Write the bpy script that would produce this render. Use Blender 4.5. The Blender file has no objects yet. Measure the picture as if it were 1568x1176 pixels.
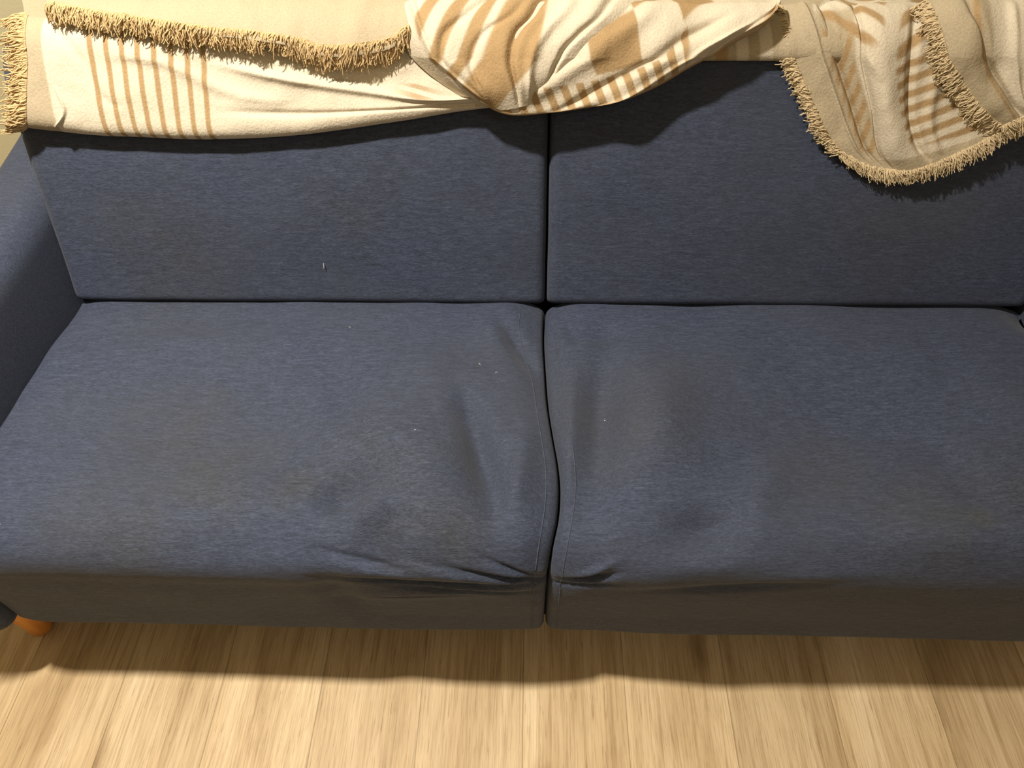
import bpy, bmesh, math, random
import numpy as np
from mathutils import Vector, noise, Matrix, Euler
random.seed(4); np.random.seed(4)
scene=bpy.context.scene
scene.view_settings.view_transform='Standard'

# ------------------------------------------------------------------ helpers
def link(o,parent=None):
    scene.collection.objects.link(o)
    if parent: o.parent=parent
    return o
def mesh_obj(name,verts,faces,mat,parent=None,smooth=True):
    me=bpy.data.meshes.new(name); me.from_pydata([tuple(v) for v in verts],[],faces); me.update()
    if smooth: me.polygons.foreach_set('use_smooth',[True]*len(me.polygons))
    me.materials.append(mat)
    return link(bpy.data.objects.new(name,me),parent)
def grid_obj(name,P,mat,parent=None,col=None,flip=False):
    n,m,_=P.shape
    idx=np.arange(n*m).reshape(n,m)
    a=idx[:-1,:-1].ravel();b=idx[:-1,1:].ravel();c=idx[1:,1:].ravel();d=idx[1:,:-1].ravel()
    F=np.stack([a,d,c,b] if flip else [a,b,c,d],1)
    me=bpy.data.meshes.new(name)
    me.vertices.add(n*m); me.vertices.foreach_set('co',P.reshape(-1).astype(np.float32))
    me.loops.add(F.size); me.loops.foreach_set('vertex_index',F.ravel().astype(np.int32))
    me.polygons.add(len(F)); me.polygons.foreach_set('loop_start',np.arange(0,F.size,4,dtype=np.int32))
    me.polygons.foreach_set('use_smooth',np.ones(len(F),dtype=bool))
    me.update(calc_edges=True); me.validate()
    if col is not None:
        at=me.color_attributes.new('weave','FLOAT_COLOR','POINT')
        c4=np.ones((n*m,4),dtype=np.float32); c4[:,:3]=col.reshape(-1,3)
        at.data.foreach_set('color',c4.ravel())
    me.materials.append(mat)
    return link(bpy.data.objects.new(name,me),parent)
def empty(name,loc=(0,0,0)):
    e=bpy.data.objects.new(name,None); e.location=loc; e.empty_display_size=.1
    return link(e)
def N(nt,t,**k):
    n=nt.nodes.new(t)
    for a,b in k.items(): setattr(n,a,b)
    return n
def newmat(name):
    m=bpy.data.materials.new(name); m.use_nodes=True
    nt=m.node_tree; b=nt.nodes['Principled BSDF']
    return m,nt,b
def ramp(nt,stops):
    r=N(nt,'ShaderNodeValToRGB'); e=r.color_ramp.elements
    while len(e)<len(stops): e.new(.5)
    for i,(p,c) in enumerate(stops):
        e[i].position=p; e[i].color=(*c,1) if len(c)==3 else c
    return r
def texnoise(nt,scale,mscale=(1,1,1),detail=3,rough=.5,loc=(0,0,0)):
    tc=N(nt,'ShaderNodeTexCoord'); mp=N(nt,'ShaderNodeMapping')
    mp.inputs['Scale'].default_value=mscale; mp.inputs['Location'].default_value=loc
    nt.links.new(tc.outputs['Object'],mp.inputs['Vector'])
    n=N(nt,'ShaderNodeTexNoise'); n.inputs['Scale'].default_value=scale
    n.inputs['Detail'].default_value=detail; n.inputs['Roughness'].default_value=rough
    nt.links.new(mp.outputs[0],n.inputs['Vector']); return n
def mix(nt,fac,a,b,mode='MIX'):
    m=N(nt,'ShaderNodeMix',data_type='RGBA',blend_type=mode)
    for s,v in ((m.inputs[0],fac),(m.inputs[6],a),(m.inputs[7],b)):
        if isinstance(v,bpy.types.NodeSocket): nt.links.new(v,s)
        else: s.default_value=v if not isinstance(v,tuple) or len(v)==4 else (*v,1)
    return m.outputs[2]

# ------------------------------------------------------------------ materials
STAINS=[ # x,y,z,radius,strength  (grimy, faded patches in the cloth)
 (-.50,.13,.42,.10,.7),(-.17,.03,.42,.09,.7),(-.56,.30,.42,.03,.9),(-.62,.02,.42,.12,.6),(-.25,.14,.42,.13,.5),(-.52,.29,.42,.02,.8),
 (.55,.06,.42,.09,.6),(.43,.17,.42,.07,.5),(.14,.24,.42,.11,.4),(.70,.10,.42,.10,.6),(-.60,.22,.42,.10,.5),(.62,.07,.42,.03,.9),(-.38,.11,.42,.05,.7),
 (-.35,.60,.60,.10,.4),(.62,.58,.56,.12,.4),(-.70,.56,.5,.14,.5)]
def fabric(name,dark,light,stain,spots=True):
    m,nt,b=newmat(name); L=nt.links
    h=texnoise(nt,1,(150,650,650),4,.7)
    r=ramp(nt,[(.32,dark),(.52,tuple((a+c)/2 for a,c in zip(dark,light))),(.72,light)])
    L.new(h.outputs[0],r.inputs[0])
    h2=texnoise(nt,1,(42,230,230),3,.6,(3,1,2))
    r2=ramp(nt,[(.3,(.74,.74,.75)),(.52,(1,1,1)),(.7,(1.30,1.30,1.28))]); L.new(h2.outputs[0],r2.inputs[0])
    c=mix(nt,1.0,r.outputs[0],r2.outputs[0],'MULTIPLY')
    s=texnoise(nt,3.2,(1,1.3,1.3),4,.55,(1.7,.4,.2))
    rs=ramp(nt,[(.38,(.05,.05,.05)),(.72,(.45,.45,.45))]); L.new(s.outputs[0],rs.inputs[0])
    c=mix(nt,rs.outputs[0],c,(*stain,1))
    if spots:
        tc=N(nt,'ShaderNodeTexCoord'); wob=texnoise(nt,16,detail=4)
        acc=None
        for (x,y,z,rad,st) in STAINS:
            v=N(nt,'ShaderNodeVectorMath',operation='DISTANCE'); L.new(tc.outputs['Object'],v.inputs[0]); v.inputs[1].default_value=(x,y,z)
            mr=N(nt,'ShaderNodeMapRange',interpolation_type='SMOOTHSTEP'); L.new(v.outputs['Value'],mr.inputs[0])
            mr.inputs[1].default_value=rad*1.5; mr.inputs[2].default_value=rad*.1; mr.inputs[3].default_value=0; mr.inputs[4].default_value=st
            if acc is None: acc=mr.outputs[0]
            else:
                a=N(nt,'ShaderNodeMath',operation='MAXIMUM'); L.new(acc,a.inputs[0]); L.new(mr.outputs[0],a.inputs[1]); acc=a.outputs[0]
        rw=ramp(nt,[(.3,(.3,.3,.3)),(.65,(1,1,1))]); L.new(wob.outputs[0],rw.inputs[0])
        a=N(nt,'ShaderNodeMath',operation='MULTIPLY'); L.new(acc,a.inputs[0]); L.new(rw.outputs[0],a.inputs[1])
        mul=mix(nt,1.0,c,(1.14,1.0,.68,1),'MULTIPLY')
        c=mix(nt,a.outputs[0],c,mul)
    L.new(c,b.inputs['Base Color'])
    b.inputs['Roughness'].default_value=.72
    b.inputs['Specular IOR Level'].default_value=.22
    b.inputs['Sheen Weight'].default_value=.08; b.inputs['Sheen Roughness'].default_value=.5
    bp=N(nt,'ShaderNodeBump'); bp.inputs['Strength'].default_value=.6; bp.inputs['Distance'].default_value=.0014
    L.new(h.outputs[0],bp.inputs['Height']); L.new(bp.outputs[0],b.inputs['Normal'])
    return m
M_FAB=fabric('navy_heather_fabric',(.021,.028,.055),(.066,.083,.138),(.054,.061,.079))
M_SEAM=fabric('navy_seam',(.045,.055,.09),(.07,.085,.13),(.06,.07,.09),False)
m,nt,b=newmat('dark_underside'); b.inputs['Roughness'].default_value=1
nn=texnoise(nt,40); rr=ramp(nt,[(.3,(.01,.01,.014)),(.7,(.02,.02,.026))]); nt.links.new(nn.outputs[0],rr.inputs[0]); nt.links.new(rr.outputs[0],b.inputs['Base Color']); M_DARK=m
m,nt,b=newmat('lint'); nn=texnoise(nt,900); rr=ramp(nt,[(.3,(.35,.35,.35)),(.7,(.55,.55,.53))]); nt.links.new(nn.outputs[0],rr.inputs[0]); nt.links.new(rr.outputs[0],b.inputs['Base Color']); M_LINT=m
m,nt,b=newmat('orange_varnished_wood'); nn=texnoise(nt,1,(60,60,8),4); rr=ramp(nt,[(.3,(.55,.20,.04)),(.7,(.78,.36,.09))]); nt.links.new(nn.outputs[0],rr.inputs[0]); nt.links.new(rr.outputs[0],b.inputs['Base Color']); b.inputs['Roughness'].default_value=.35; M_LEG=m

def cloth(name,attr,base=(.8,.7,.5)):
    m,nt,b=newmat(name)
    if attr:
        a=N(nt,'ShaderNodeAttribute'); a.attribute_name='weave'; src=a.outputs['Color']
    else:
        a=N(nt,'ShaderNodeRGB'); a.outputs[0].default_value=(*base,1); src=a.outputs[0]
    n1=texnoise(nt,1,(700,420,420),2,.6); r1=ramp(nt,[(.3,(.82,.82,.81)),(.7,(1.06,1.06,1.06))]); nt.links.new(n1.outputs[0],r1.inputs[0])
    c=mix(nt,1.0,src,r1.outputs[0],'MULTIPLY'); nt.links.new(c,b.inputs['Base Color'])
    b.inputs['Roughness'].default_value=1; b.inputs['Specular IOR Level'].default_value=.03
    n2=texnoise(nt,240,(1,1,1),3,.6)
    bp=N(nt,'ShaderNodeBump'); bp.inputs['Strength'].default_value=.75; bp.inputs['Distance'].default_value=.0015
    nt.links.new(n2.outputs[0],bp.inputs['Height']); nt.links.new(bp.outputs[0],b.inputs['Normal'])
    return m
M_BLK=cloth('woven_cotton_blanket',True)
M_FRINGE=cloth('tan_fringe_yarn',False,(.64,.465,.25))
M_FRINGE2=cloth('cream_fringe_yarn',False,(.66,.53,.34))

def plaster(name,c1,c2,bs=.15):
    m,nt,b=newmat(name); n=texnoise(nt,2.5,detail=4); r=ramp(nt,[(.3,c1),(.7,c2)])
    nt.links.new(n.outputs[0],r.inputs[0]); nt.links.new(r.outputs[0],b.inputs['Base Color'])
    b.inputs['Roughness'].default_value=.9
    n2=texnoise(nt,180); bp=N(nt,'ShaderNodeBump'); bp.inputs['Strength'].default_value=bs; bp.inputs['Distance'].default_value=.002
    nt.links.new(n2.outputs[0],bp.inputs['Height']); nt.links.new(bp.outputs[0],b.inputs['Normal']); return m
M_WALL=plaster('olive_cream_wall_paint',(.50,.45,.29),(.54,.49,.32))
M_CEIL=plaster('white_ceiling_paint',(.78,.76,.72),(.82,.80,.76))
M_TRIM=plaster('white_trim_paint',(.72,.70,.66),(.76,.74,.70),.02)

def floor_mat():
    m,nt,b=newmat('oak_vinyl_planks'); L=nt.links
    tc=N(nt,'ShaderNodeTexCoord'); sp=N(nt,'ShaderNodeSeparateXYZ'); L.new(tc.outputs['Object'],sp.inputs[0])
    def math_(op,a,b_=None,c_=None):
        n=N(nt,'ShaderNodeMath',operation=op)
        for i,v in enumerate((a,b_,c_)):
            if v is None: continue
            if isinstance(v,(int,float)): n.inputs[i].default_value=v
            else: L.new(v,n.inputs[i])
        return n.outputs[0]
    W=.180; LEN=1.9
    px=math_('DIVIDE',math_('ADD',sp.outputs[0],.035),W); ix=math_('FLOOR',px); fx=math_('FRACT',px)
    off=math_('MULTIPLY',math_('FRACT',math_('MULTIPLY',ix,.13)),.9)
    py=math_('DIVIDE',math_('ADD',math_('ADD',sp.outputs[1],off),.75),LEN); iy=math_('FLOOR',py); fy=math_('FRACT',py)
    cid=N(nt,'ShaderNodeCombineXYZ'); L.new(ix,cid.inputs[0]); L.new(iy,cid.inputs[1])
    wn=N(nt,'ShaderNodeTexWhiteNoise',noise_dimensions='3D'); L.new(cid.outputs[0],wn.inputs[0])
    addv=N(nt,'ShaderNodeVectorMath',operation='MULTIPLY_ADD'); L.new(wn.outputs['Color'],addv.inputs[0]); addv.inputs[1].default_value=(3,9,4); L.new(tc.outputs['Object'],addv.inputs[2])
    def nz(sc,d,ro,dist=0,loc=(0,0,0)):
        mp=N(nt,'ShaderNodeMapping'); mp.inputs['Scale'].default_value=sc; mp.inputs['Location'].default_value=loc; L.new(addv.outputs[0],mp.inputs[0])
        n=N(nt,'ShaderNodeTexNoise'); n.inputs['Scale'].default_value=1; n.inputs['Detail'].default_value=d; n.inputs['Roughness'].default_value=ro; n.inputs['Distortion'].default_value=dist
        L.new(mp.outputs[0],n.inputs[0]); return n.outputs[0]
    broad=nz((10,1.3,1),5,.6,1.0); mid=nz((40,1.8,1),4,.6,.6,(2,7,0)); fine=nz((200,4.5,1),4,.65,.1); hair=nz((650,16,1),3,.6); tick=nz((420,16,1),3,.6,0,(5,3,0))
    r1=ramp(nt,[(.28,(.43,.305,.165)),(.42,(.57,.42,.245)),(.58,(.67,.515,.32)),(.76,(.78,.63,.43))]); L.new(broad,r1.inputs[0])
    rm=ramp(nt,[(.34,(.80,.76,.70)),(.50,(1,1,1)),(.68,(1.06,1.06,1.06))]); L.new(mid,rm.inputs[0])
    c=mix(nt,.8,r1.outputs[0],rm.outputs[0],'MULTIPLY')
    r2=ramp(nt,[(.36,(.80,.76,.70)),(.50,(1,1,1)),(.66,(1.07,1.08,1.08))]); L.new(fine,r2.inputs[0])
    c=mix(nt,.75,c,r2.outputs[0],'MULTIPLY')
    r3=ramp(nt,[(.38,(.62,.56,.49)),(.50,(1.02,1.02,1.02))]); L.new(hair,r3.inputs[0])
    c=mix(nt,.45,c,r3.outputs[0],'MULTIPLY')
    r5=ramp(nt,[(.63,(1,1,1)),(.68,(.50,.42,.34))]); L.new(tick,r5.inputs[0])
    c=mix(nt,.6,c,r5.outputs[0],'MULTIPLY')
    r4=ramp(nt,[(0,(.86,.85,.83)),(1,(1.06,1.06,1.05))]); L.new(wn.outputs['Value'],r4.inputs[0])
    c=mix(nt,1,c,r4.outputs[0],'MULTIPLY')
    mp=N(nt,'ShaderNodeMapping'); mp.inputs['Scale'].default_value=(7,2.6,1); L.new(addv.outputs[0],mp.inputs[0])
    wob=N(nt,'ShaderNodeTexNoise'); wob.inputs['Scale'].default_value=30; L.new(tc.outputs['Object'],wob.inputs[0])
    wv=N(nt,'ShaderNodeVectorMath',operation='MULTIPLY_ADD'); L.new(wob.outputs['Color'],wv.inputs[0]); wv.inputs[1].default_value=(.12,.12,0); L.new(mp.outputs[0],wv.inputs[2])
    vo=N(nt,'ShaderNodeTexVoronoi'); vo.inputs['Scale'].default_value=1; L.new(wv.outputs[0],vo.inputs['Vector'])
    rk=ramp(nt,[(.02,(.28,.20,.14)),(.05,(.58,.52,.46)),(.18,(1,1,1))]); L.new(vo.outputs['Distance'],rk.inputs[0])
    c=mix(nt,.85,c,rk.outputs[0],'MULTIPLY')
    e=math_('MINIMUM',math_('MULTIPLY',math_('MINIMUM',fx,math_('SUBTRACT',1,fx)),W),math_('MULTIPLY',math_('MINIMUM',fy,math_('SUBTRACT',1,fy)),LEN))
    sm=math_('LESS_THAN',e,.0008)
    c=mix(nt,math_('MULTIPLY',sm,.6),c,(.18,.12,.055,1))
    L.new(c,b.inputs['Base Color']); b.inputs['Roughness'].default_value=.5; b.inputs['Specular IOR Level'].default_value=.3
    bp=N(nt,'ShaderNodeBump'); bp.inputs['Strength'].default_value=.2; bp.inputs['Distance'].default_value=.0006
    L.new(fine,bp.inputs['Height']); L.new(bp.outputs[0],b.inputs['Normal'])
    return m
M_FLOOR=floor_mat()

# ------------------------------------------------------------------ room shell
def box(name,lo,hi,mat,parent=None,bev=0):
    bm=bmesh.new(); bmesh.ops.create_cube(bm,size=1)
    for v in bm.verts:
        for i in range(3): v.co[i]=lo[i] if v.co[i]<0 else hi[i]
    if bev: bmesh.ops.bevel(bm,geom=bm.edges[:],offset=bev,segments=4,profile=.5,affect='EDGES')
    me=bpy.data.meshes.new(name); bm.to_mesh(me); bm.free(); me.materials.append(mat)
    if bev: me.polygons.foreach_set('use_smooth',[True]*len(me.polygons))
    return link(bpy.data.objects.new(name,me),parent)
YW=.93
box('floor',(-2.6,-3.2,-.05),(2.6,YW,0),M_FLOOR)
box('wall_back',(-2.6,YW,-.05),(2.6,YW+.1,2.5),M_WALL)
box('wall_left',(-2.7,-3.2,-.05),(-2.6,YW+.1,2.5),M_WALL)
box('wall_right',(2.6,-3.2,-.05),(2.7,YW+.1,2.5),M_WALL)
box('wall_front',(-2.7,-3.3,-.05),(2.7,-3.2,2.5),M_WALL)
box('ceiling',(-2.7,-3.3,2.5),(2.7,YW+.1,2.6),M_CEIL)
box('baseboard_back',(-2.6,YW-.015,0),(2.6,YW,.09),M_TRIM,bev=.004)

# ------------------------------------------------------------------ sofa
sofa=empty('two_seat_sofa')
HL=.892; HR=.885
ZB=.152
def seat_profile():
    pts=[(.56,.30),(.56,.385)]
    for i in range(1,7):
        a=math.radians(i*15); pts.append((.56-.02*(1-math.cos(a)),.385+.025*math.sin(a)))
    pts+= [(.50,.414),(.35,.421),(.2,.424),(.12,.423)]
    R=.08
    for i in range(0,12):
        a=math.radians(90+i*7.8); pts.append((R-.006+R*math.cos(a),.421-R+R*math.sin(a)))
    pts+=[(-.004,.30),(.0,.26),(.004,.22),(.007,ZB+.008)]
    pts+=[(.012,ZB+.001),(.03,ZB),(.08,ZB)]
    return np.array(pts)
def resample(P,step):
    d=np.r_[0,np.cumsum(np.linalg.norm(np.diff(P,axis=0),axis=1))]
    n=int(d[-1]/step)+1; t=np.linspace(0,d[-1],n)
    Q=np.stack([np.interp(t,d,P[:,i]) for i in range(P.shape[1])],1)
    for _ in range(3): Q[1:-1]=(Q[:-2]+2*Q[1:-1]+Q[2:])/4
    return Q
SP=resample(seat_profile(),.0035)
sd=np.r_[0,np.cumsum(np.linalg.norm(np.diff(SP,axis=0),axis=1))]
i0=np.argmin(np.abs(SP[:,0]-.016)+(SP[:,1]<.36)*9)
SA=-(sd-sd[i0])
tg=np.gradient(SP,axis=0); tg/=np.linalg.norm(tg,axis=1)[:,None]
SN=np.stack([tg[:,1],-tg[:,0]],1)
if SN[len(SN)//3][1]<0: SN=-SN
def gapx(a): 
    a=np.asarray(a,float); return .019*np.exp(-((a-.12)/.12)**2)-.004*np.exp(-((a-.45)/.08)**2)
BL=[ # x,a,sx,sa,rot,amp
 (-.105,.17,.024,.12,16,-.030),(-.18,.12,.06,.08,20,.028),(-.30,.09,.035,.04,-35,-.026),(-.255,.055,.03,.025,0,.018),
 (-.27,.20,.09,.09,0,.020),(-.55,.22,.20,.13,0,-.034),(-.34,.28,.03,.09,25,-.012),(-.050,.41,.018,.07,28,-.018),(-.085,.44,.03,.04,0,.010),
 (-.40,-.03,.26,.03,0,.009),(-.16,-.055,.13,.006,-5,-.012),(-.17,-.030,.12,.012,-4,.009),(-.09,-.035,.06,.005,-14,-.013),(-.04,-.052,.04,.004,-22,-.011),
 (-.05,-.028,.04,.004,-28,-.009),(-.20,-.085,.12,.02,6,.007),(-.13,-.075,.09,.004,-8,-.007),(-.25,-.015,.06,.006,-12,-.008),(-.21,-.095,.08,.004,4,-.005),
 (-.31,-.10,.03,.07,12,-.008),(-.75,-.02,.12,.03,0,.004),(-.045,.12,.02,.08,-10,.011),(-.20,.35,.07,.05,0,.012),(-.45,.10,.05,.04,10,.010),(-.62,.40,.15,.04,3,.012),(-.70,.12,.06,.05,30,.008),
 (-.14,.30,.05,.03,40,.006),(-.21,.05,.04,.012,-30,-.006)]
BR=[(.23,.045,.05,.03,8,-.028),(.24,-.012,.07,.018,4,.008),(.18,.24,.06,.11,0,.028),(.085,.22,.030,.15,-6,-.030),(.036,.2,.014,.16,-2,.008),(.47,.25,.18,.13,0,-.030),
 (.38,-.03,.12,.02,0,.006),(.15,-.03,.06,.03,0,.008),(.60,.03,.15,.03,0,.009),(.06,-.045,.04,.005,22,-.012),(.07,-.025,.03,.005,30,.008),(.10,.44,.04,.03,0,-.012),
 (.75,.30,.06,.10,0,.014),(.28,-.055,.12,.010,6,-.008),(.33,.12,.03,.06,-30,.010),(.62,.15,.04,.07,20,-.010),(.05,-.065,.05,.004,14,-.008),(.045,.46,.015,.04,10,-.010)]
def bumps(x,a,B):
    h=np.zeros_like(x)
    for (bx,ba,sx,sa,rot,am) in B:
        r=math.radians(rot); dx=x-bx; da=a-ba
        p=dx*math.cos(r)+da*math.sin(r); q=-dx*math.sin(r)+da*math.cos(r)
        h+=am*np.exp(-(p/sx)**2-(q/sa)**2)
    return h
def nz_arr(x,a,fx,fa,seed,octs=2):
    out=np.empty(x.size); xf=x.ravel(); af=a.ravel()
    for i in range(x.size):
        out[i]=noise.noise(Vector((xf[i]*fx,af[i]*fa,seed)))+(.5*noise.noise(Vector((xf[i]*fx*2.1,af[i]*fa*2.1,seed+7))) if octs>1 else 0)
    return out.reshape(x.shape)
_o=np.argsort(SA)
def seat_eval(side,x,a,extra=0.):
    x=np.asarray(x,float); a=np.asarray(a,float)
    y=np.interp(a,SA[_o],SP[_o,0]); z=np.interp(a,SA[_o],SP[_o,1]); ny=np.interp(a,SA[_o],SN[_o,0]); nz=np.interp(a,SA[_o],SN[_o,1])
    h=bumps(x,a,BL if side<0 else BR)+(.0025+.0045*np.clip(a/.06,0,1))*nz_arr(x,a,5,6,3.3+side)
    g=gapx(a)
    e_in=np.abs(x-g); e_out=(HL if side<0 else HR)-np.abs(x)
    soft=np.clip((a+.16)/.14,0.15,1)
    h-=.018*np.exp(-(e_in/.035)**2)*soft
    h-=.008*np.exp(-(e_out/.03)**2)
    h-=(.016 if side>0 else .003)*np.exp(-(e_out/.05)**2-((a-.50)/.05)**2)
    r=.014
    for e in (e_in-.0015,e_out):
        e=np.clip(e,0,r); h-=r-np.sqrt(np.maximum(r*r-(r-e)**2,0))
    h+=extra
    zz=z+nz*h
    if side>0: zz=zz-.014*np.clip(x/HR,0,1)*np.clip((-a-.05)/.15,0,1)
    return np.stack([x,y+ny*h,zz],-1)
def build_seat(side):
    k=220
    u=np.linspace(0,1,k); u=.5-.5*np.cos(u*math.pi)
    u=.5*u+.5*np.linspace(0,1,k)
    A,U=np.meshgrid(SA,u,indexing='ij')
    G=gapx(A)
    if side<0: X=-HL+U*(G-.0015+HL)
    else: X=G+.0015+U*(HR-G-.0015)
    P=seat_eval(side,X,A)
    o=np.zeros_like(P[:,0]); o[:,1]=-SN[:,0]; o[:,2]=-SN[:,1]
    def wall(E): return [E+o*t for t in (.01,.03,.07)]
    Lw=wall(P[:,0]); Rw=wall(P[:,-1])
    P=np.concatenate([np.stack(Lw[::-1],1),P,np.stack(Rw,1)],1)
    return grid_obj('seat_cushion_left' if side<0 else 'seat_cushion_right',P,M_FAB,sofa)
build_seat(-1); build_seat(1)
def tube(path,r,seg=6):
    V=[];F=[]
    n=len(path); path=[Vector(p) for p in path]
    for i,p in enumerate(path):
        t=(path[min(i+1,n-1)]-path[max(i-1,0)])
        t=t.normalized() if t.length>1e-9 else Vector((0,0,1))
        a=t.cross(Vector((.13,.31,.94))); a=a.normalized() if a.length>1e-6 else Vector((1,0,0)); b_=t.cross(a)
        rr=r(i/(n-1)) if callable(r) else r
        for k in range(seg):
            an=2*math.pi*k/seg; V.append(p+a*math.cos(an)*rr+b_*math.sin(an)*rr)
    for i in range(n-1):
        for k in range(seg):
            F.append((i*seg+k,i*seg+(k+1)%seg,(i+1)*seg+(k+1)%seg,(i+1)*seg+k))
    return V,F
def join(parts):
    V=[];F=[]
    for v,f in parts:
        o=len(V); V+=list(v); F+=[tuple(i+o for i in q) for q in f]
    return V,F
parts=[]
for side in (-1,1):
    a=np.linspace(.50,-.235,150)
    off=(.021+.024*np.exp(-((a-.47)/.1)**2)) if side<0 else (.019+.006*np.exp(-((a-.2)/.15)**2))
    x=gapx(a)+side*off
    parts.append(tube(seat_eval(side,x,a,.0002),.0010))
V,F=join(parts); mesh_obj('seat_seams',V,F,M_SEAM,sofa)

# ---- back rest profile
S1=.43; RB=.045
P0=np.array((.525,.412)); D0=np.array((.353,.936)); D0/=np.linalg.norm(D0); N0=np.array((-D0[1],D0[0]))
prof=[P0+D0*t for t in np.linspace(0,S1,100)]
nor=[N0]*100
C=P0+D0*S1-N0*RB
a0=math.atan2(N0[1],N0[0])
for a in np.linspace(a0,math.pi/2,24)[1:]:
    n=np.array((math.cos(a),math.sin(a))); prof.append(C+n*RB); nor.append(n)
tp=prof[-1]
for t in np.linspace(0,.825-tp[0],24)[1:]: prof.append(tp+np.array((t,0))); nor.append(np.array((0,1.)))
C2=prof[-1]-np.array((0,.03))
for a in np.linspace(math.pi/2,0,14)[1:]:
    n=np.array((math.cos(a),math.sin(a))); prof.append(C2+n*.03); nor.append(n)
bt=prof[-1]
for t in np.linspace(0,bt[1]-.17,60)[1:]: prof.append(bt-np.array((0,t))); nor.append(np.array((1.,0)))
prof=np.array(prof); nor=np.array(nor)
ps=np.r_[0,np.cumsum(np.linalg.norm(np.diff(prof,axis=0),axis=1))]
def back_pt(x,s,h):
    y=np.interp(s,ps,prof[:,0]);z=np.interp(s,ps,prof[:,1]);ny=np.interp(s,ps,nor[:,0]);nz=np.interp(s,ps,nor[:,1])
    return np.stack([x+0*y,y+ny*h,z+nz*h],-1)
def build_back(side):
    s=np.r_[np.linspace(0,.5,110),np.linspace(.505,ps[-1],110)]
    k=150; u=.5*(.5-.5*np.cos(np.linspace(0,1,k)*math.pi))+.5*np.linspace(0,1,k)
    Sg,U=np.meshgrid(s,u,indexing='ij')
    H=(HL if side<0 else HR)
    Hs=H+.022*np.clip(Sg/.35,0,1)-.03*np.clip((Sg-.36)/.12,0,1)**2
    X=(U*(Hs-.002)+.002)*side
    h=.008*np.exp(-((Sg-.2)/.15)**2)*np.sin(np.clip(np.abs(X)/HL,0,1)*math.pi)+.004*nz_arr(X,Sg,4,5,9.+side)
    for e,r in ((np.abs(X)-.002,.018),(Hs-np.abs(X),.024),(Sg,.016)):
        e=np.clip(e,0,r); h-=r-np.sqrt(np.maximum(r*r-(r-e)**2,0))
    P=back_pt(X,Sg,h)
    i=np.stack([P[:,0]+np.stack([np.zeros(len(s)),-np.interp(s,ps,nor[:,0]),-np.interp(s,ps,nor[:,1])],-1)*t for t in (.05,.015)],1)
    P=np.concatenate([i,P],1)
    low=P[0:1].copy(); low[...,1]+=.04; low[...,2]-=.04
    P=np.concatenate([low,P],0)
    return grid_obj('back_rest_left' if side<0 else 'back_rest_right',P,M_FAB,sofa)
build_back(-1); build_back(1)
box('base_frame',(-HR,.03,.165),(HR,.84,.30),M_DARK,sofa,bev=.01)
def build_arm(side):
    H=(HL if side<0 else HR)
    def sec(ins,top):
        xi=0+ins; xo=.15-ins; zb=ZB+ins*.3; zt=top-ins
        pts=[]; R=min(.055,(xo-xi)/2-.001)
        for cx,cz,st,r in ((xi+.008,zb+.008,180,.008),(xo-.008,zb+.008,270,.008),(xo-R,zt-R,0,R),(xi+R*.8,zt-R*.8,90,R*.8)):
            for k in range(9):
                an=math.radians(st+k*90/8); pts.append((cx+r*math.cos(an),cz+r*math.sin(an)))
        return pts
    y0,y1=-.012,.86; R=.03
    ys=[(y0+R-R*math.cos(math.radians(a)),R-R*math.sin(math.radians(a))) for a in range(0,91,10)]
    ys+=[(y,0) for y in np.linspace(y0+R,y1-R,40)[1:-1]]
    ys+=[(y1-R+R*math.sin(math.radians(a)),R-R*math.cos(math.radians(a))) for a in range(0,91,10)]
    V=[];F=[]
    for (y,ins) in ys:
        top=.575+.03*max(0,(y-.35)/.5)**2
        q=np.array(sec(ins,top)); qq=np.vstack([q,q[:1]])
        d=np.r_[0,np.cumsum(np.linalg.norm(np.diff(qq,axis=0),axis=1))]
        for a in np.linspace(0,d[-1],121)[:-1]:
            xx=np.interp(a,d,qq[:,0]); zz=np.interp(a,d,qq[:,1])
            xx+=.02*max(0,(zz-.3)/.3)**2
            V.append((side*(H-.001+xx),y,zz))
    n=120
    for i in range(len(ys)-1):
        for k in range(n):
            f=(i*n+k,i*n+(k+1)%n,(i+1)*n+(k+1)%n,(i+1)*n+k)
            F.append(f if side>0 else f[::-1])
    F.append(tuple(range(n)) if side<0 else tuple(range(n))[::-1]); b0=(len(ys)-1)*n
    F.append(tuple(range(b0,b0+n)))
    mesh_obj('armrest_left' if side<0 else 'armrest_right',V,F,M_FAB,sofa)
build_arm(-1); build_arm(1)
def leg(name,x,y):
    pr=[(0,0),(.018,0),(.021,.004),(.024,.05),(.029,.09),(.034,.125),(.036,.142),(.034,.155),(.030,.165),(0,.165)]
    V=[];F=[];n=28
    for r,z in pr:
        for k in range(n): V.append((x+r*math.cos(2*math.pi*k/n),y+r*math.sin(2*math.pi*k/n),z))
    for i in range(len(pr)-1):
        for k in range(n): F.append((i*n+k,i*n+(k+1)%n,(i+1)*n+(k+1)%n,(i+1)*n+k))
    mesh_obj(name,V,F,M_LEG,sofa)
for i,(x,y) in enumerate(((-.945,.070),(.945,.070),(-.945,.78),(.945,.78))): leg('leg_%d'%(i+1),x,y)
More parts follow.
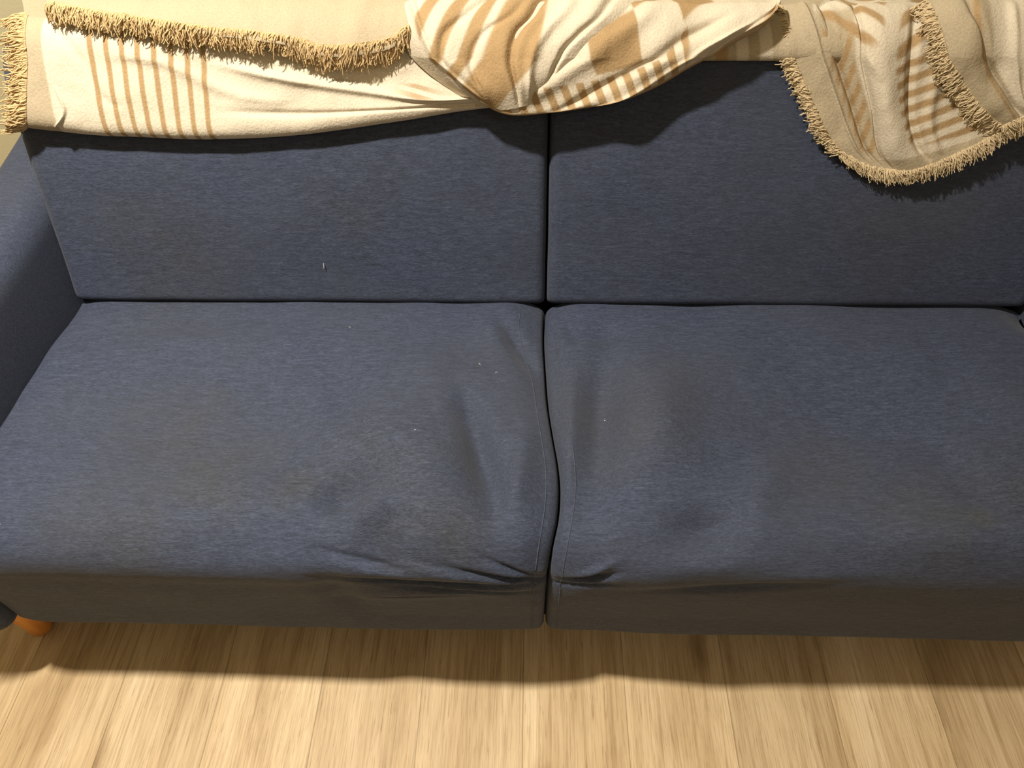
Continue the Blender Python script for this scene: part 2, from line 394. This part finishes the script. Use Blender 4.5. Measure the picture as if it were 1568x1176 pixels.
# ---- lint specks caught in the cloth
def speck(p,nrm,ln,wd,ang):
    p=Vector(p); nrm=Vector(nrm).normalized(); t=Vector((1,0,0)); b_=nrm.cross(t)
    d=t*math.cos(ang)+b_*math.sin(ang)
    return tube([p-d*ln/2+nrm*.0002,p-d*ln*.2+nrm*.0005,p+d*ln*.2+nrm*.0006,p+d*ln/2+nrm*.0002],lambda f:wd*(.5+.5*math.sin(f*math.pi)),5)
parts=[]; rnd=random.Random(8)
for (x,a,ln,wd) in ((-.80,.03,.004,.0010),(-.355,.45,.003,.0008),(-.205,.19,.003,.0008),(-.115,.36,.006,.0006),(-.085,.34,.005,.0005),
   (.095,.25,.003,.0010),(.87,.37,.003,.0010)):
    s=-1 if x<0 else 1
    parts.append(speck(seat_eval(s,np.array([x]),np.array([a]))[0],(0,0,1),ln,wd,rnd.uniform(0,3.1)))
for (x,s,ln,wd,an) in ((-.405,.077,.011,.0009,1.5),(.86,.05,.003,.0012,.3)):
    parts.append(speck(back_pt(np.array([x]),np.array([s]),np.array([.006]))[0],(0,-.936,.353),ln,wd,an))
V,F=join(parts); mesh_obj('lint_specks',V,F,M_LINT,sofa)

# ------------------------------------------------------------------ camera
cam=bpy.data.cameras.new('camera'); cam.sensor_width=36; cam.lens=27; cam.clip_start=.02
co=link(bpy.data.objects.new('camera',cam)); CL=np.array((-.028,-.54,1.377)); co.location=tuple(CL)
R=Matrix.Rotation(math.radians(2.0),4,'Z')@Matrix.Rotation(math.radians(90-48),4,'X')@Matrix.Rotation(math.radians(-.95),4,'Z')
co.rotation_euler=R.to_euler(); scene.camera=co
RI=np.array(R.to_3x3()).T

# ------------------------------------------------------------------ blanket
blanket=empty('throw_blanket')
CREAM=np.array((.66,.585,.465)); TAN=np.array((.40,.272,.142)); BEI=np.array((.46,.385,.27))
_ss=np.linspace(0,.66,300)
# image pixel coordinates back-projected through the camera onto the back rest -> metres (x along the sofa, s up and over the back, h off the cloth)
def M(a,b,h):
    x=(a-784)*.00105-.05; s=.4
    for _ in range(5):
        P=back_pt(np.full(300,x),_ss,np.full(300,float(h)))
        q=(P-CL)@RI.T; d=-q[:,2]; py=588-1176*q[:,1]/d
        if b<=-500: s=-b/1000.
        else:
            k=int(np.argmin(py)); s=float(np.interp(-b,-py[:k+1],_ss[:k+1]))
        px=784+1176*np.interp(s,_ss,q[:,0])/np.interp(s,_ss,d)
        x+=(a-px)*np.interp(s,_ss,d)/1176
    return (x,s,h)
def crom(P,n):
    P=np.asarray(P,float); m=P.shape[0]
    Q=np.concatenate([[2*P[0]-P[1]],P,[2*P[-1]-P[-2]]])
    t=np.linspace(0,m-1,n); i=np.minimum(t.astype(int),m-2); f=(t-i).reshape((-1,)+(1,)*(P.ndim-1))
    a,b_,c,d=Q[i],Q[i+1],Q[i+2],Q[i+3]
    return .5*(2*b_+(c-a)*f+(2*a-5*b_+4*c-d)*f*f+(3*b_-a-3*c+d)*f**3)
def sheet(name,rows,nv,nu,pattern,wr=.003,fx=18,fs=10,seed=1.,folds=()):
    G=np.array([[M(*p) for p in r] for r in rows])
    G=crom(G,nv); G=crom(G.transpose(1,0,2),nu).transpose(1,0,2)
    x,s,h=G[...,0],G[...,1],np.maximum(G[...,2],.001)
    w=nz_arr(x,s,fx,fs,seed)
    w2=nz_arr(x,s,60,50,seed+3,1)
    U,Vv=np.meshgrid(np.linspace(0,1,nu),np.linspace(0,1,nv))
    env=np.clip(h/.02,0,1)
    h=h+(wr*w+.0007*w2)*env
    for (u0,v0,u1,v1,wd,am) in folds:      # long soft creases in cloth coordinates
        L=math.hypot(u1-u0,v1-v0); du,dv=(u1-u0)/L,(v1-v0)/L
        t=((U-u0)*du+(Vv-v0)*dv)/L; q=-(U-u0)*dv+(Vv-v0)*du+.02*np.sin(t*5)
        h=h+am*np.exp(-(q/wd)**2)*np.clip(np.minimum(t+.1,1.1-t)*5,0,1)*env
    h=np.maximum(h,.001)
    P=back_pt(x,s,h)
    col=pattern(x,s,U,Vv)
    grid_obj(name,P,M_BLK,blanket,col=col)
    return P
def blend(c,m,c2): return c*(1-m[...,None])+c2*m[...,None]
def sg(t): return 1/(1+np.exp(-np.clip(t,-30,30)))
def band(t,lo,hi,e=.0012): return sg((t-lo)/e*2)*sg((hi-t)/e*2)
def stripes(t,period,duty,e=.06):
    f=np.abs((t/period)%1-.5)*2
    return sg(-(f-duty)/e*2)
fr=[];fr2=[]
def fringe(border,inner,length,dst,spacing=.0028,n=4,droop=.5,seed=0,rad=.0012):
    rnd=random.Random(seed)
    B=np.array(border); I=np.array(inner)
    d=np.r_[0,np.cumsum(np.linalg.norm(np.diff(B,axis=0),axis=1))]
    for t in np.arange(0,d[-1],spacing):
        p=Vector([np.interp(t,d,B[:,i]) for i in range(3)]); q=Vector([np.interp(t,d,I[:,i]) for i in range(3)])
        o=(p-q).normalized()
        tw=rnd.uniform(-.4,.4); ln=length*rnd.uniform(.7,1.25)
        tan=Vector([np.interp(min(t+.002,d[-1]),d,B[:,i])-np.interp(max(t-.002,0),d,B[:,i]) for i in range(3)]).normalized()
        for k in range(n):
            dr=(o+tan*(tw+rnd.uniform(-.3,.3))+Vector((0,-.35,.1))*rnd.uniform(-.2,1)+Vector((0,0,-1))*droop*rnd.uniform(.3,1)).normalized()
            L=ln*rnd.uniform(.6,1.1); path=[]
            c1=Vector((rnd.uniform(-1,1),rnd.uniform(-1,1),rnd.uniform(-1,1)))*.004
            c2=Vector((rnd.uniform(-1,1),rnd.uniform(-1,1),rnd.uniform(-1,1)))*.002
            for j in range(7):
                f=j/6; path.append(p-o*.003+tan*rnd.uniform(-.0008,.0008)+dr*L*f+c1*math.sin(f*math.pi)+c2*math.sin(f*2*math.pi)+Vector((0,0,-1))*.003*f*f)
            dst.append(tube(path,lambda f:rad*(1-.4*f),4))

# A : long cream roll, left
def patA(x,s,U,V):
    c=np.broadcast_to(CREAM,x.shape+(3,)).copy()
    x0=M(70,110,.03)[0]; c=blend(c,band(x,-2,x0),BEI)
    xa=M(131,110,.03)[0]; xb=M(328,110,.03)[0]; per=(xb-xa)/8
    xx=x-.012*(V-.45)+.012*np.sin((V-.3)*4)*(x-xa)/(xb-xa)
    c=blend(c,stripes(xx-xa,per,.34)*band(xx,xa+per*.1,xb-per*.1),TAN)
    xc,sc,_=M(640,140,.03)
    c=blend(c,.8*np.exp(-((x-xc)/.03)**2)*stripes(s-sc+.25*(x-xc),.014,.5)*band(s,sc-.012,sc+.012,.002),TAN)
    return c
cols=[38,90,150,230,320,450,600,700,780]
bot=[194,200,206,209,212,206,186,170,160]
top=[24,28,34,40,50,72,88,92,95]
A=[[(c,-620,.006) for c in cols],
   [(c,-500,.010) for c in cols],
   [(c,t,.022) for c,t in zip(cols,top)],
   [(c,t+(b-t)*.35,.024+.004*(i%2)) for i,(c,t,b) in enumerate(zip(cols,top,bot))],
   [(c,t+(b-t)*.70,.034) for c,t,b in zip(cols,top,bot)],
   [(c,b-14,.037) for c,b in zip(cols,bot)],
   [(c,b,.028) for c,b in zip(cols,bot)],
   [(c,b-1,.010) for c,b in zip(cols,bot)],
   [(c,b-18,.003) for c,b in zip(cols,bot)]]
PA=sheet('blanket_cream_roll',A,200,600,patA,.0035,10,12,2.,
  folds=((.55,.36,.98,.60,.018,.009),(.55,.52,.95,.68,.02,-.005),(.10,.30,.30,.50,.015,-.003),(.12,.48,.14,.70,.006,.005),(.30,.35,.60,.45,.02,.004)))
fringe(PA[22:172,0][::-1],PA[22:172,4][::-1],.037,fr,.0025,8,.3,1,.0013)
# B : upper beige layer with fringe along its lower edge
cb=[75,130,180,240,300,370,450,490,540,595,625]
bb=[2,10,18,28,36,44,54,66,66,56,36]
B=[[(c,-640,.012) for c in cb],[(c,-520,.020) for c in cb],[(c,-490,.030) for c in cb],[(c,b-8,.046) for c,b in zip(cb,bb)],[(c,b,.052) for c,b in zip(cb,bb)],[(c,b+5,.050) for c,b in zip(cb,bb)]]
def patB(x,s,U,V):
    c=np.broadcast_to(BEI,x.shape+(3,)).copy()
    return blend(c,band(V,-1,.38,.01),CREAM)
PB=sheet('blanket_upper_layer',B,80,420,patB,.005,18,20,5.)
fringe(PB[-1],PB[-5],.026,fr,.0022,9,.1,2,.0013)
fringe(PB[-3,250:400],PB[-9,250:400],.034,fr,.0022,8,.3,12,.0013)
# E : strip to the right of centre
ce=[1040,1080,1140,1210,1300,1420,1560,1700]
E=[[(c,-640,.006) for c in ce],[(c,-500,.012) for c in ce],[(c,20,.02) for c in ce],[(c,60,.025) for c in ce],[(c,86,.022) for c in ce],[(c,93,.014) for c in ce],[(c,90,.004) for c in ce]]
def patE(x,s,U,V):
    c=np.broadcast_to(BEI,x.shape+(3,)).copy()
    q=x+.25*s
    x1=M(1135,60,.03); k=x1[0]+.25*x1[1]
    c=blend(c,band(q,k-.006,k+.012),CREAM); c=blend(c,band(q,k-.04,k-.02),TAN); c=blend(c,band(q,k+.03,k+.05),CREAM); return c
sheet('blanket_right_strip',E,90,300,patE,.004,16,10,7.)
# C2 : right half of the central bundle
cc=[735,780,850,905,960,1010,1060,1110,1165,1185]
bc=[158,176,172,164,152,131,102,74,44,20]
C2g=[[(c,-650,.02) for c in cc],[(c,-500,.035) for c in cc],
 [(c+10,min(b-25,8),.055) for c,b in zip(cc,bc)],
 [(c+6,5+(b-5)*.45,.058+.006*((i)%2)) for i,(c,b) in enumerate(zip(cc,bc))],
 [(c+3,5+(b-5)*.78,.062) for c,b in zip(cc,bc)],
 [(c,b-4,.060 if c<1000 else .045) for c,b in zip(cc,bc)],[(c,b,.050 if c<1000 else .036) for c,b in zip(cc,bc)],[(c,b-3,.030) for c,b in zip(cc,bc)],[(c,b-14,.006) for c,b in zip(cc,bc)]]
_xb=np.array([M(a,b,.05)[0] for a,b in zip(cc,bc)]); _sb=np.array([M(a,b,.05)[1] for a,b in zip(cc,bc)])
def patC2(x,s,U,V):
    c=np.broadcast_to(CREAM,x.shape+(3,)).copy()
    w=(s-np.interp(x,_xb,_sb))*.85
    al=x+s*.45
    c=blend(c,band(w,-.2,.002),TAN)
    c=blend(c,band(w,.001,.034)*stripes(al,.026,.5)*band(x,-.1,.21,.003),TAN)
    r0=M(985,60,.06); a0_=r0[0]+.45*r0[1]
    k1=band(al,a0_-.006,a0_+.066); k2=band(al,a0_-.085,a0_-.006); k3=band(al,a0_+.066,a0_+.13)
    c=blend(c,band(w,.040,.078)*np.clip(k2+k3,0,1),TAN); c=blend(c,band(w,.078,.120)*k1,TAN)
    c=blend(c,band(w,.130,.138)*band(x,.05,.5),TAN)
    return c
sheet('blanket_centre_drape',C2g,220,440,patC2,.004,11,11,11.,
  folds=((.25,.62,.75,.30,.025,-.008),(.35,.72,.85,.42,.025,.006),(.15,.55,.5,.25,.03,.008),(.7,.7,.95,.3,.02,-.006)))
# C1 : broad folded gather in the middle
C1=[
 [(612,-640,.02),(665,-640,.03),(725,-640,.03),(790,-640,.03),(860,-640,.03),(930,-640,.03),(1000,-640,.02)],
 [(608,-500,.03),(665,-500,.05),(725,-500,.050),(790,-500,.058),(860,-500,.050),(930,-500,.060),(1000,-500,.035)],
 [(608,10,.035),(655,8,.064),(720,8,.062),(785,8,.070),(850,8,.064),(915,8,.072),(985,8,.045)],
 [(616,60,.030),(660,55,.070),(715,52,.068),(775,48,.076),(835,48,.070),(890,48,.074),(950,52,.048)],
 [(655,112,.030),(690,104,.074),(733,98,.074),(780,94,.084),(825,90,.076),(865,88,.072),(905,90,.050)],
 [(702,145,.034),(730,140,.074),(760,136,.078),(792,130,.084),(822,124,.076),(850,118,.066),(878,116,.048)],
 [(736,160,.020),(754,166,.056),(775,168,.064),(798,164,.068),(820,156,.060),(840,148,.050),(860,140,.034)]]
pA=M(835,5,.07); pB=M(778,150,.07)
pC=M(815,20,.07); pD=M(735,140,.07)
def side(x,s,p,q):
    dx,ds=q[0]-p[0],q[1]-p[1]; L=math.hypot(dx,ds)
    return ((x-p[0])*(-ds)+(s-p[1])*dx)/L
def patC1(x,s,U,V):
    c=np.broadcast_to(TAN,x.shape+(3,)).copy()
    d2=side(x,s,pC,pD)+.012*np.sin((s-pD[1])*22)
    c=blend(c,stripes(d2+.01,.030,.50,.08)*band(d2,-.5,-.022,.002),CREAM)
    c=blend(c,band(U,-1,.10,.008),CREAM)
    d1=side(x,s,pA,pB)+.006*np.sin(s*40)
    c=blend(c,band(d1,0,.5,.002),CREAM)
    return c
sheet('blanket_gather',C1,220,320,patC1,.003,11,8,15.,
  folds=((.10,.75,.42,.2,.018,-.006),(.20,.85,.52,.3,.018,-.005),(.48,.95,.60,.2,.022,-.009),(.60,.95,.72,.2,.03,.007),(.80,.95,.86,.2,.02,-.007),(.08,.3,.16,.9,.018,.006)))
# D1 : right hanging flap
D1=[[(1188,-640,.008),(1250,-640,.02),(1310,-640,.02),(1370,-640,.02),(1430,-640,.02),(1500,-640,.02),(1570,-640,.02),(1650,-640,.02)],
 [(1190,-500,.012),(1250,-500,.03),(1310,-500,.02),(1370,-500,.035),(1430,-500,.025),(1500,-500,.025),(1570,-500,.025),(1650,-500,.025)],
 [(1193,10,.024),(1235,8,.036),(1290,8,.036),(1350,8,.044),(1430,8,.035),(1500,8,.03),(1570,8,.03),(1650,8,.03)],
 [(1212,80,.018),(1250,85,.026),(1300,90,.028),(1350,80,.052),(1410,80,.034),(1490,75,.03),(1560,60,.03),(1640,60,.03)],
 [(1240,150,.018),(1278,165,.024),(1322,170,.022),(1362,165,.052),(1405,160,.030),(1490,150,.03),(1560,130,.03),(1640,120,.03)],
 [(1265,205,.020),(1302,222,.024),(1338,229,.022),(1375,229,.044),(1425,217,.030),(1490,202,.030),(1560,172,.03),(1640,160,.03)],
 [(1288,234,.020),(1325,253,.024),(1360,261,.026),(1395,262,.034),(1445,246,.032),(1503,219,.032),(1562,184,.030),(1640,172,.030)]]
def patD1(x,s,U,V):
    c=np.broadcast_to(CREAM,x.shape+(3,)).copy()
    c=blend(c,stripes(s-x*.42,.0245,.5,.1)*band(U,.49,.86,.006)*band(V,-1,.84,.008),TAN)
    c=blend(c,band(U,-1,.17,.006),BEI)
    c=blend(c,band(U,.17,.32,.006)*band(V,.36,.90,.01),BEI)
    c=blend(c,stripes(x-.10*s,.017,.5,.1)*band(U,.20,.31,.006)*band(V,.44,.86,.01),TAN)
    c=blend(c,stripes(s+x*.5,.024,.36,.1)*band(U,.19,.44,.006)*band(V,.1,.48,.01),TAN)
    c=blend(c,band(V,.90,2,.006),BEI)
    return c
PD=sheet('blanket_right_flap',D1,240,360,patD1,.0035,16,8,21.,
  folds=((.19,.25,.27,.92,.014,-.008),(.33,.3,.34,.95,.012,-.008),(.12,.3,.2,.9,.012,.004),(.52,.35,.54,.92,.014,-.010),(.62,.3,.60,.9,.015,.005),(.20,.25,.42,.55,.02,.005)))
fringe(PD[70:,0],PD[70:,5],.022,fr2,.0024,7,.2,3,.0012)
fringe(PD[-1],PD[-5],.023,fr2,.0024,7,.4,4,.0012)
# D2 : overlapping outer edge on the right with its own fringe
D2=[[(1400,-640,.03),(1460,-640,.04),(1520,-640,.035),(1600,-640,.04),(1700,-640,.03)],
 [(1410,-500,.04),(1465,-500,.055),(1520,-500,.045),(1600,-500,.05),(1700,-500,.04)],
 [(1425,10,.052),(1472,8,.062),(1525,8,.056),(1600,8,.06),(1700,8,.05)],
 [(1443,62,.050),(1487,60,.058),(1530,60,.052),(1600,60,.058),(1700,60,.05)],
 [(1468,120,.046),(1500,115,.054),(1540,112,.046),(1600,110,.055),(1700,110,.05)],
 [(1502,168,.042),(1527,160,.05),(1557,155,.044),(1600,150,.05),(1700,150,.05)],
 [(1532,194,.034),(1547,188,.040),(1567,180,.038),(1602,172,.04),(1700,168,.04)]]
def patD2(x,s,U,V):
    c=np.broadcast_to(BEI,x.shape+(3,)).copy()
    c=blend(c,band(U,.34,.38,.01),TAN); c=blend(c,band(U,.46,.66,.01),CREAM); return c
PE=sheet('blanket_right_overlap',D2,180,180,patD2,.006,14,10,27.,folds=((.3,.3,.5,.95,.03,-.008),(.6,.3,.55,.95,.03,.006)))
fringe(PE[50:,0],PE[50:,4],.024,fr2,.0024,7,.2,5,.0012)
fringe(PE[-1],PE[-4],.024,fr2,.0024,7,.4,6,.0012)
V,F=join(fr); mesh_obj('fringe_tan',V,F,M_FRINGE,blanket)
V,F=join(fr2); mesh_obj('fringe_cream',V,F,M_FRINGE2,blanket)

# ------------------------------------------------------------------ light
def area(name,loc,size,energy,col,shape='DISK'):
    l=bpy.data.lights.new(name,'AREA'); l.shape=shape; l.size=size; l.energy=energy; l.color=col
    o=link(bpy.data.objects.new(name,l)); o.location=loc; return o
area('ceiling_lamp',(-.80,.05,2.42),.11,76,(1,.92,.79))
area('fill_light',(.9,-1.6,2.42),.5,9,(1,.93,.82))  # added fill light behind the camera, brightens backrest and seat fronts
w=bpy.data.worlds.new('w'); scene.world=w; w.use_nodes=True
w.node_tree.nodes['Background'].inputs[0].default_value=(1,.9,.78,1); w.node_tree.nodes['Background'].inputs[1].default_value=.3
